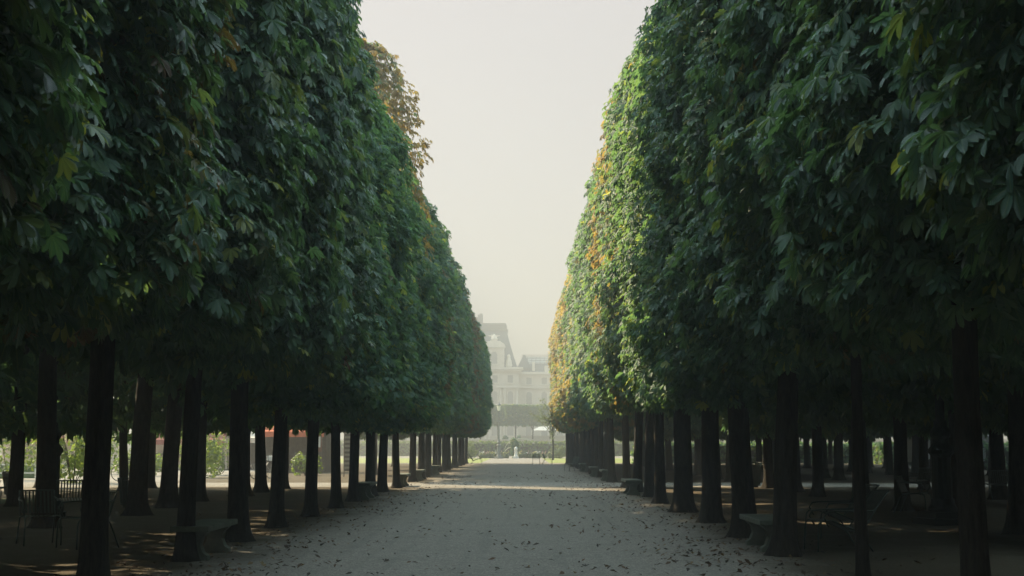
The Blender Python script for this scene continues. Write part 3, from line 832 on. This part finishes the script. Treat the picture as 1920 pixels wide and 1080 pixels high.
# ------------------------------------------------------------------ right background: long dark hedge, pale van
def hedge(name, label, loc, half, n, seed, m, rz=0, size=(.10, .15), group=None):
    t = thing(name, label, 'hedge', loc, rz, group)
    link('foliage', blob_leaves('foliage', seed, n, (0, 0, half[2]), half, size, 'low', m, box=True), t)
    b = MB(); b.box((0, 0, half[2] * .88), (half[0] * 1.96, half[1] * 1.5, half[2] * 1.7)); b.build('twigs', mat('hedge twigs', (.03, .035, .02), .9), t)
    return t
hedge('clipped_hedge', 'long dark clipped hedge at the back of the right grove', (27.5, 75, 0), (40, .6, .78), 9000, 31, M_LEAF_FAR, rz=R(90), size=(.16, .24))
hedge('clipped_hedge', 'dark clipped hedge crossing behind the right grove trunks', (18.5, 112.5, 0), (9.5, .6, .80), 3500, 32, M_LEAF_FAR, size=(.16, .24))
t = thing('parked_van', 'pale grey van parked beyond the hedge of the right grove', 'van', (25.5, 84.5, 0), R(3))
M_VAN = mat('pale grey van paint', (.45, .48, .50), .35, spec=.5, var=.06)
b = MB(); b.prism([(-2.6, .45), (2.0, .45), (2.55, .55), (2.6, 1.05), (2.25, 1.25), (1.75, 2.15), (1.5, 2.3), (-2.45, 2.3), (-2.6, 2.15)], 'y', -.95, .95)
b.build('body', M_VAN, t)
b = MB(); b.prism([(1.05, 1.28), (2.05, 1.28), (1.66, 2.0), (1.05, 2.0)], 'y', -.965, .965); b.build('window', M_GLASS, t)
MB().box((2.08, 0, 1.66), (.03, 1.6, .78), ry=R(-29)).build('windscreen', M_GLASS, t)
for x in (-1.7, 1.65):
    for y in (-.88, .88):
        w = MB(); w.prism([(x + .34 * math.cos(k * PI / 12), .34 + .34 * math.sin(k * PI / 12)) for k in range(24)], 'y', y - .11, y + .11); w.build('wheel', mat('tyre', (.02, .02, .02), .8), t)
for y in (-.7, .7): MB().box((2.6, y, .9), (.06, .3, .16), bev=.01).build('headlight', M_PALE, t)

# ------------------------------------------------------------------ the garden beyond the avenue
hedge('clipped_hedge', 'wide sunlit clipped hedge across the garden beyond the avenue', (0, 182, 0), (34, .7, .92), 9000, 41, M_SHRUB, size=(.18, .28))
sheet('garden_path', -3.3, 2.2, 113.5, 153, .014, M_GROUND)
bush('flowering_bush', 'rounded bush with pinkish blooms by the far left lawn', 'bush', (-5.6, 150, 0), (.95, .9, .85), 900, 51, M_OLIVE, size=(.10, .16), gap=-.3)
bush('flowering_bush', 'pale rounded bush right of the garden path', 'bush', (4.1, 152, 0), (1.0, .9, .75), 900, 52, M_OLIVE, size=(.10, .16), gap=-.2)
M_BLOOM = [mat('white petals', (.75, .74, .70), .7), mat('pink petals', (.6, .33, .32), .7), mat('yellow petals', (.65, .55, .2), .7)]
rg = random.Random(9)
for k in range(16):
    x = -4.3 + k * .52 + rg.uniform(-.12, .12)
    if -1.2 < x < -.2: continue
    t = thing('flower_clump', 'low flower clump in the bed at the end of the garden path', 'flowers', (x, 155 + rg.uniform(-.6, .6), 0), 0, 'flower clumps in the far bed')
    link('foliage', blob_leaves('foliage', 60 + k, 160, (0, 0, .28), (.3, .3, rg.uniform(.28, .42)), (.10, .16), 'low', M_OLIVE), t)
    b = MB()
    for _ in range(9): b.lathe([(.01, 0), (.045, .02), (.05, .05), (.01, .07)], (rg.uniform(-.28, .28), rg.uniform(-.28, .1), rg.uniform(.4, .75)), 6)
    b.build('bloom', M_BLOOM[k % 3], t)
t = thing('stone_pedestal', 'small bright white stone marker in the flower bed on the garden axis', 'stone marker', (-.62, 152.6, 0))
MB().box((0, 0, .10), (.62, .62, .20), bev=.02).build('base', M_PALE, t)
MB().lathe([(.24, .2), (.22, .3), (.17, .4), (.15, .85), (.19, .95), (.16, 1.1), (.08, 1.22), (.03, 1.26)], n=16).build('shaft', M_PALE, t, True)
t = thing('arching_plant', 'dark plant with long pale arching stems behind the white marker', 'plant', (-.75, 156.5, 0))
bush_me = blob_leaves('foliage', 77, 500, (0, 0, 1.15), (.45, .4, 1.05), (.14, .22), 'low', M_LEAF_FAR); link('foliage', bush_me, t)
b = MB()
for a, L, h, dz in [(0, 2.1, 1.95, -.6), (.5, 1.2, 1.9, -.9), (PI, 1.2, 1.7, -1.1), (PI + .3, .8, 2.0, -1.2), (2.4, .9, 2.0, -.9), (-.6, 1.0, 1.4, -.5), (PI - .3, 1.3, 1.0, -.75)]:
    b.tube([(L * q * math.cos(a), L * q * math.sin(a) * .5, h + .35 * math.sin(q * 2.2) + dz * q * q) for q in (0.05, .2, .4, .6, .8, 1)], [.05, .055, .05, .04, .03, .012], 6)
b.build('stem', mat('pale stems', (.42, .42, .33), .6), t)

# small loose tree at the right of the garden
t = thing('slender_tree', 'small airy grey green tree in haze beside the far right wall of leaves', 'tree', (2.95, 136, 0))
b = MB(); rg = random.Random(12)
b.tube([(0, 0, 0), (.05, 0, 1.4), (-.05, 0, 2.6), (0, 0, 4.2)], [.11, .09, .07, .04], 8)
tips = []
for k in range(34):
    a = rg.uniform(0, 6.28); z = rg.uniform(2.0, 4.4); L = rg.uniform(1.0, 2.3); up = rg.uniform(.3, 2.6)
    p = [(0, 0, z), (L * .5 * math.cos(a), L * .5 * math.sin(a), z + up * .55), (L * math.cos(a), L * math.sin(a), z + up)]
    b.tube(p, [.03, .018, .006], 5)
    for q in np.linspace(.25, 1.05, 30): tips.append((L * q * math.cos(a) + rg.gauss(0, .12), L * q * math.sin(a) + rg.gauss(0, .12), z + up * q + rg.gauss(0, .12)))
b.build('trunk', M_BARK, t)
RNG = np.random.default_rng(13)
tp = np.array(tips); k = len(tp); A = unit(RNG.normal(size=(k, 3)) + np.array([0, 0, .2]))
link('crown', leaves('slender crown', tp, A, RNG.normal(size=(k, 3)), RNG.uniform(.09, .14, k), RNG.random(k), np.ones(k), 'low', M_OLIVE), t)

# raised terrace with a clipped row of trees
M_WALL = mat('pale terrace stone', (.40, .37, .31), .85, var=.1, scale=1)
b = MB(); b.box((0, 256, 1.0), (170, 80, 2.0)); tag(b.build('terrace', M_GROUND), kind='structure')
t = thing('terrace_wall', 'long pale retaining wall of the raised terrace', 'wall', (0, 215.2, 0))
MB().box((0, 0, 1.02), (170, .9, 2.04)).build('wall', M_WALL, t)
MB().box((0, -.05, 2.14), (170, 1.1, .2)).build('coping', M_WALL, t)
t = thing('terrace_parapet', 'low stone parapet on the terrace under the hazy clipped trees', 'parapet', (20.2, 236, 2.0))
MB().box((0, 0, .38), (41, .4, .76)).build('wall', M_WALL, t)
MB().box((0, -.03, .83), (41, .56, .14)).build('coping', M_WALL, t)
cb = blob_leaves('terrace crown', 91, 2600, (0, 0, 4.05), (1.5, 1.7, 1.55), (.20, .30), 'low', M_LEAF_FAR, box=True)
for k in range(13):
    x = -17.5 + k * 2.75
    t = thing('terrace_tree', 'flat topped clipped tree in haze on the terrace, %s from the left of its row' % ORD[k], 'tree', (x, 225 + (k % 2) * 2.2, 2.0), 0, 'clipped trees on the terrace')
    o = link('crown', cb, t); o.rotation_euler = (0, 0, PI * (k % 2)); o.color = (.1, 0, 0, 1)
    q = link('trunk', TR[k % 4], t); q.scale = (.75, .75, .55)
for k, (x, y) in enumerate([(-2.5, 219.5), (-.45, 219)]):
    bush('small_shrub', ['small round shrub in haze on the terrace edge, the left one', 'small upright shrub in haze on the terrace edge near the axis'][k], 'shrub', (x, y, 2.0), (.45 - .15 * k, .4, .45), 260, 95 + k, M_LEAF_FAR, size=(.12, .2))
t = thing('white_marquee', 'white peaked marquee tent in haze beyond the right end of the terrace', 'tent', (5.4, 262, 2.0))
b = MB(); r_ = 3.6
vs_ = [b.bm.verts.new(q) for q in ((-r_, -r_, 2.0), (r_, -r_, 2.0), (r_, r_, 2.0), (-r_, r_, 2.0), (0, 0, 3.7))]
for i in range(4): b.bm.faces.new((vs_[i], vs_[(i + 1) % 4], vs_[4]))
b.bm.faces.new(vs_[:4][::-1]); b.build('canopy', mat('white canvas', (.55, .55, .53), .8), t)
for sx in (-1, 1):
    for sy in (-1, 1): MB().tube([(sx * 3.5, sy * 3.5, 0), (sx * 3.5, sy * 3.5, 2.0)], .05).build('post', M_PALE, t)

# ------------------------------------------------------------------ the palace in the haze
M_PST = mat('palace limestone', (.62, .57, .48), .85, var=.1, scale=.35)
M_PST2 = mat('palace carved limestone', (.66, .61, .52), .85, var=.12, scale=.8)
M_SLATE = mat('palace slate', (.06, .085, .10), .6, var=.15, scale=.6)
M_PANE = mat('dull palace glass', (.32, .31, .28), .5)
M_LEAD = mat('palace lead', (.06, .068, .065), .6, var=.15, scale=.6)
def window(parent, x, y, z, w, h, arch=False, ped=None):
    f = MB()
    f.box((x - w / 2 - .15, y - .15, z + h / 2), (.3, .34, h)); f.box((x + w / 2 + .15, y - .15, z + h / 2), (.3, .34, h)); f.box((x, y - .22, z - .16), (w + 1.0, .5, .3))
    if arch:
        f.prism([(x + (w / 2 + .3) * math.cos(PI * k / 12), z + h + (w / 2 + .3) * math.sin(PI * k / 12)) for k in range(13)] + [(x + (w / 2) * math.cos(PI * k / 12), z + h + (w / 2) * math.sin(PI * k / 12)) for k in range(12, -1, -1)], 'y', y - .30, y - .02)
    else: f.box((x, y - .22, z + h + .16), (w + .9, .48, .32))
    if ped == 'tri': f.prism([(x - w / 2 - .7, z + h + .34), (x + w / 2 + .7, z + h + .34), (x, z + h + 1.5)], 'y', y - .6, y - .02)
    if ped == 'arc': f.prism([(x + (w / 2 + .7) * math.cos(PI * k / 10), z + h + .34 + 1.1 * math.sin(PI * k / 10)) for k in range(11)], 'y', y - .6, y - .02)
    fo = f.build('window', M_PST2, parent)
    g = MB(); pts = [(x - w / 2, z), (x + w / 2, z), (x + w / 2, z + h)]
    if arch: pts += [(x + w / 2 * math.cos(PI * k / 12), z + h + w / 2 * math.sin(PI * k / 12)) for k in range(1, 12)]
    pts.append((x - w / 2, z + h))
    g.prism(pts, 'y', y - .06, y - .004); g.build('pane', M_PANE, fo)
    return fo
Y0 = 500.0
pv = thing('palace_pavilion', 'tall hazy palace pavilion with steep slate roof at the end of the view', 'palace', (-19.6 * .62, Y0 * .62, .57))
pv.scale = (.62, .62, .62)
HW = 18.5
MB().box((0, 11, 14.2), (2 * HW, 22, 28.4)).build('wall', M_PST, pv)
for z, d, h in ((2.5, .5, .6), (14.2, .8, .7), (21.6, .9, .8), (27.2, 1.1, .5), (28.0, 1.6, .8)):
    b = MB(); b.box((0, -d / 2 + .2, z), (2 * HW + 2 * d, d, h)); b.box((HW + d / 2 - .15, 11, z), (d, 22, h)); b.build('cornice', M_PST2, pv)
b = MB()     # steep convex slate roof with a lead crown
prof = [(18.1, 28.4), (16.9, 32.0), (15.9, 35.5), (14.9, 39.0), (14.3, 41.6)]
rings = []
for hw_, z in prof:
    dd = hw_ - 7.6
    rings.append([b.bm.verts.new(q) for q in ((-hw_, 11 - dd, z), (hw_, 11 - dd, z), (hw_, 11 + dd, z), (-hw_, 11 + dd, z))])
for i in range(len(rings) - 1):
    for k in range(4): b.bm.faces.new((rings[i][k], rings[i][(k + 1) % 4], rings[i + 1][(k + 1) % 4], rings[i + 1][k]))
b.bm.faces.new(rings[0][::-1]); b.bm.faces.new(rings[-1])
rf = b.build('roof', M_SLATE, pv)
b = MB(); b.box((0, 11, 41.9), (29.4, 14.2, .6), bev=.1); b.box((0, 11, 43.0), (28.6, 13.4, 1.7), bev=.25); b.box((0, 11, 44.1), (28.0, 12.8, .5)); b.build('roof_crown', M_LEAD, pv)
b = MB(); b.box((-4.2, 11, 45.5), (18.8, 9, 2.3)); b.box((4.7, 11, 46.1), (1.8, 3.4, 3.4), bev=.1); b.box((5.0, 11, 48.0), (1.1, 2.6, .5)); b.lathe([(.3, 48.2), (.5, 48.5), (.1, 49.2)], (1.0, 11, 0), 8); b.build('chimney', M_LEAD, pv)
for x in (-9.9, 9.9, 0):
    d = MB(); w_ = 3.6 if x else 4.4; top = 35.2 if x else 36.4
    d.box((x, 1.6, (28.4 + top) / 2), (2 * w_, 3.6, top - 28.4)); dm = d.build('dormer', M_PST2, rf)
    d = MB(); d.prism([(x + (w_ + .5) * math.cos(PI * k / 12), top + .1 + 2.6 * math.sin(PI * k / 12)) for k in range(13)], 'y', -.8, 2.6)
    for sx in (-1, 1):
        d.box((x + sx * (w_ - .5), -.45, 31.6), (.9, .5, 6.2)); d.lathe([(.9, 28.4), (1.2, 29.0), (.9, 30.6), (.5, 31.8), (.6, 32.4), (.2, 33.0)], (x + sx * (w_ + 1.6), .6, 0), 10)
    d.lathe([(.9, top + 2.5), (1.3, top + 3.2), (.8, top + 4.2), (.3, top + 4.9)], (x, .6, 0), 9)
    for k in range(5): d.tube([(x, .5, top + 2.7), (x + (k - 2) * .5, .5, top + 4.2), (x + (k - 2) * 1.1, .5, top + 5.0 - abs(k - 2) * .25)], [.28, .2, .06], 6)
    d.build('pediment', M_PST2, dm)
    window(dm, x, -.2, 29.6, 2.2, 3.2, arch=True)
xs = [-15.2, -10.2, -5.1, 0, 5.1, 10.2, 15.6]
for i, x in enumerate(xs):
    window(pv, x, 0, 15.6, 2.0, 3.4, arch=True)
    window(pv, x, 0, 4.5, 2.2, 5.4, ped='tri' if i % 2 else 'arc')
    window(pv, x, 0, 23.0, 1.9, 2.6)
for x in [(p + q) / 2 for p, q in zip(xs[:-1], xs[1:])] + [-17.8, 17.9]:
    b = MB()
    for dx in ((-.75, .75) if abs(x) < 17 else (0,)):
        for z0_, z1_ in ((2.9, 13.7), (14.7, 21.0)): b.lathe([(.55, z0_), (.55, z0_ + .4), (.42, z0_ + .6), (.36, z1_ - .7), (.5, z1_ - .4), (.55, z1_)], (x + dx, -.35, 0), 12)
    b.build('column', M_PST2, pv)
wg = thing('palace_wing', 'long lower palace wing with lattice glass roof right of the pavilion', 'palace', (0, (Y0 + 5) * .62, .57))
wg.scale = (.62, .62, .62)
MB().box((34, 9, 13.4), (70.1, 18, 26.8)).build('wall', M_PST, wg)
for z, d, h in ((14.2, .8, .7), (21.6, .9, .7), (26.6, 1.2, .8)): MB().box((34, -d / 2 + .2, z), (70.6, d, h)).build('cornice', M_PST2, wg)
MB().prism([(.0, 27.0), (18, 27.0), (16.4, 30.0), (1.6, 30.0)], 'x', -.8, 69).build('roof', M_SLATE, wg)
gl = MB().prism([(3.4, 30.01), (14.6, 30.01), (13.0, 32.6), (5.0, 32.6)], 'x', 0.4, 68).build('glass_roof', mat('pale roof glass', (.42, .46, .47), .25, spec=.5), wg)
b = MB()
for k in range(46): b.box((.6 + k * 1.5, 4.15, 31.4), (.12, .16, 3.0), rx=R(-31.5))
for z, y in ((30.4, 3.55), (31.3, 4.1), (32.2, 4.66), (32.9, 4.9), (33.3, 4.9)): b.box((34, y, z), (68, .16, .16))
for k in range(24): b.box((.6 + k * 3, 4.9, 32.95), (.1, .1, .8))
b.build('glazing_bar', M_LEAD, wg)
for x, w_, h in ((.9, 2.6, 33.0), (13.5, 2.6, 31.6)):
    b = MB()
    q = [b.bm.verts.new(v) for v in ((x - w_, -.2, 28.3), (x + w_, -.2, 28.3), (x + w_, 3, 28.3), (x - w_, 3, 28.3), (x - .35, 1.2, h), (x + .35, 1.2, h))]
    b.bm.faces.new((q[0], q[1], q[5], q[4])); b.bm.faces.new((q[2], q[3], q[4], q[5])); b.bm.faces.new((q[1], q[2], q[5])); b.bm.faces.new((q[3], q[0], q[4])); b.bm.faces.new(q[:4][::-1])
    b.build('turret_roof', M_SLATE, wg)
b = MB(); b.box((4.2, .8, 29.0), (.9, 1.2, 3.2)); b.box((9.2, .4, 28.0), (2.2, 1.2, 2.4)); b.build('chimney', M_PST2, wg)
for i in range(12):
    x = 2.6 + 5.4 * i
    window(wg, x, 0, 15.6, 2.0, 3.4, arch=True); window(wg, x, 0, 4.5, 2.2, 5.4, ped='arc' if i % 2 else 'tri'); window(wg, x, 0, 22.6, 1.9, 2.4)

# ------------------------------------------------------------------ leaf litter on the gravel
RNG = np.random.default_rng(77)
def litter(n, y0, y1, det, size):
    y = y0 * (y1 / y0) ** RNG.random(n)
    u = RNG.random(n)
    x = np.where(u < .34, RNG.uniform(-4.6, 3.9, n), np.where(u < .72, RNG.normal(2.9, .8, n), RNG.normal(-3.7, .9, n)))
    nc = n // 14; cx = RNG.choice(n, nc); pick = RNG.random(n) < .6; who = RNG.choice(cx, n)
    x = np.where(pick, x[who] + RNG.normal(0, .30, n), x); y = np.where(pick, y[who] + RNG.normal(0, .45, n), y)
    P = np.stack([x, y, RNG.uniform(.016, .04, n)], 1)
    a = RNG.uniform(0, 6.28, n)
    A = unit(np.stack([np.cos(a), np.sin(a), RNG.normal(.1, .15, n)], 1))
    Nn = np.stack([RNG.normal(0, .22, n), RNG.normal(0, .22, n), np.ones(n)], 1)
    return leaves('fallen leaves', P, A, Nn, RNG.uniform(*size, n), RNG.random(n) ** .8, np.ones(n), det, M_LITTER, droop=-.2, fold=.5)
tag(link('fallen_leaves', litter(420, 8.5, 60, 'low', (.03, .085))), kind='stuff')
tag(link('fallen_leaflets', litter(5600, 8.5, 75, 'one', (.02, .10))), kind='stuff')

# ------------------------------------------------------------------ haze
def haze():
    b = MB(); b.box((0, 300, 17.0), (900, 680, 36))
    m = bpy.data.materials.new('morning haze'); m.use_nodes = True
    t = m.node_tree; t.nodes.remove(t.nodes['Principled BSDF'])
    v = t.nodes.new('ShaderNodeVolumePrincipled')
    v.inputs['Color'].default_value = (0.350, 0.364, 0.374, 1)
    v.inputs['Density'].default_value = HAZE_DENSITY
    v.inputs['Anisotropy'].default_value = 0.35
    t.links.new(v.outputs[0], t.nodes['Material Output'].inputs['Volume'])
    o = b.build('haze', m)
    tag(o, kind='stuff')
haze()
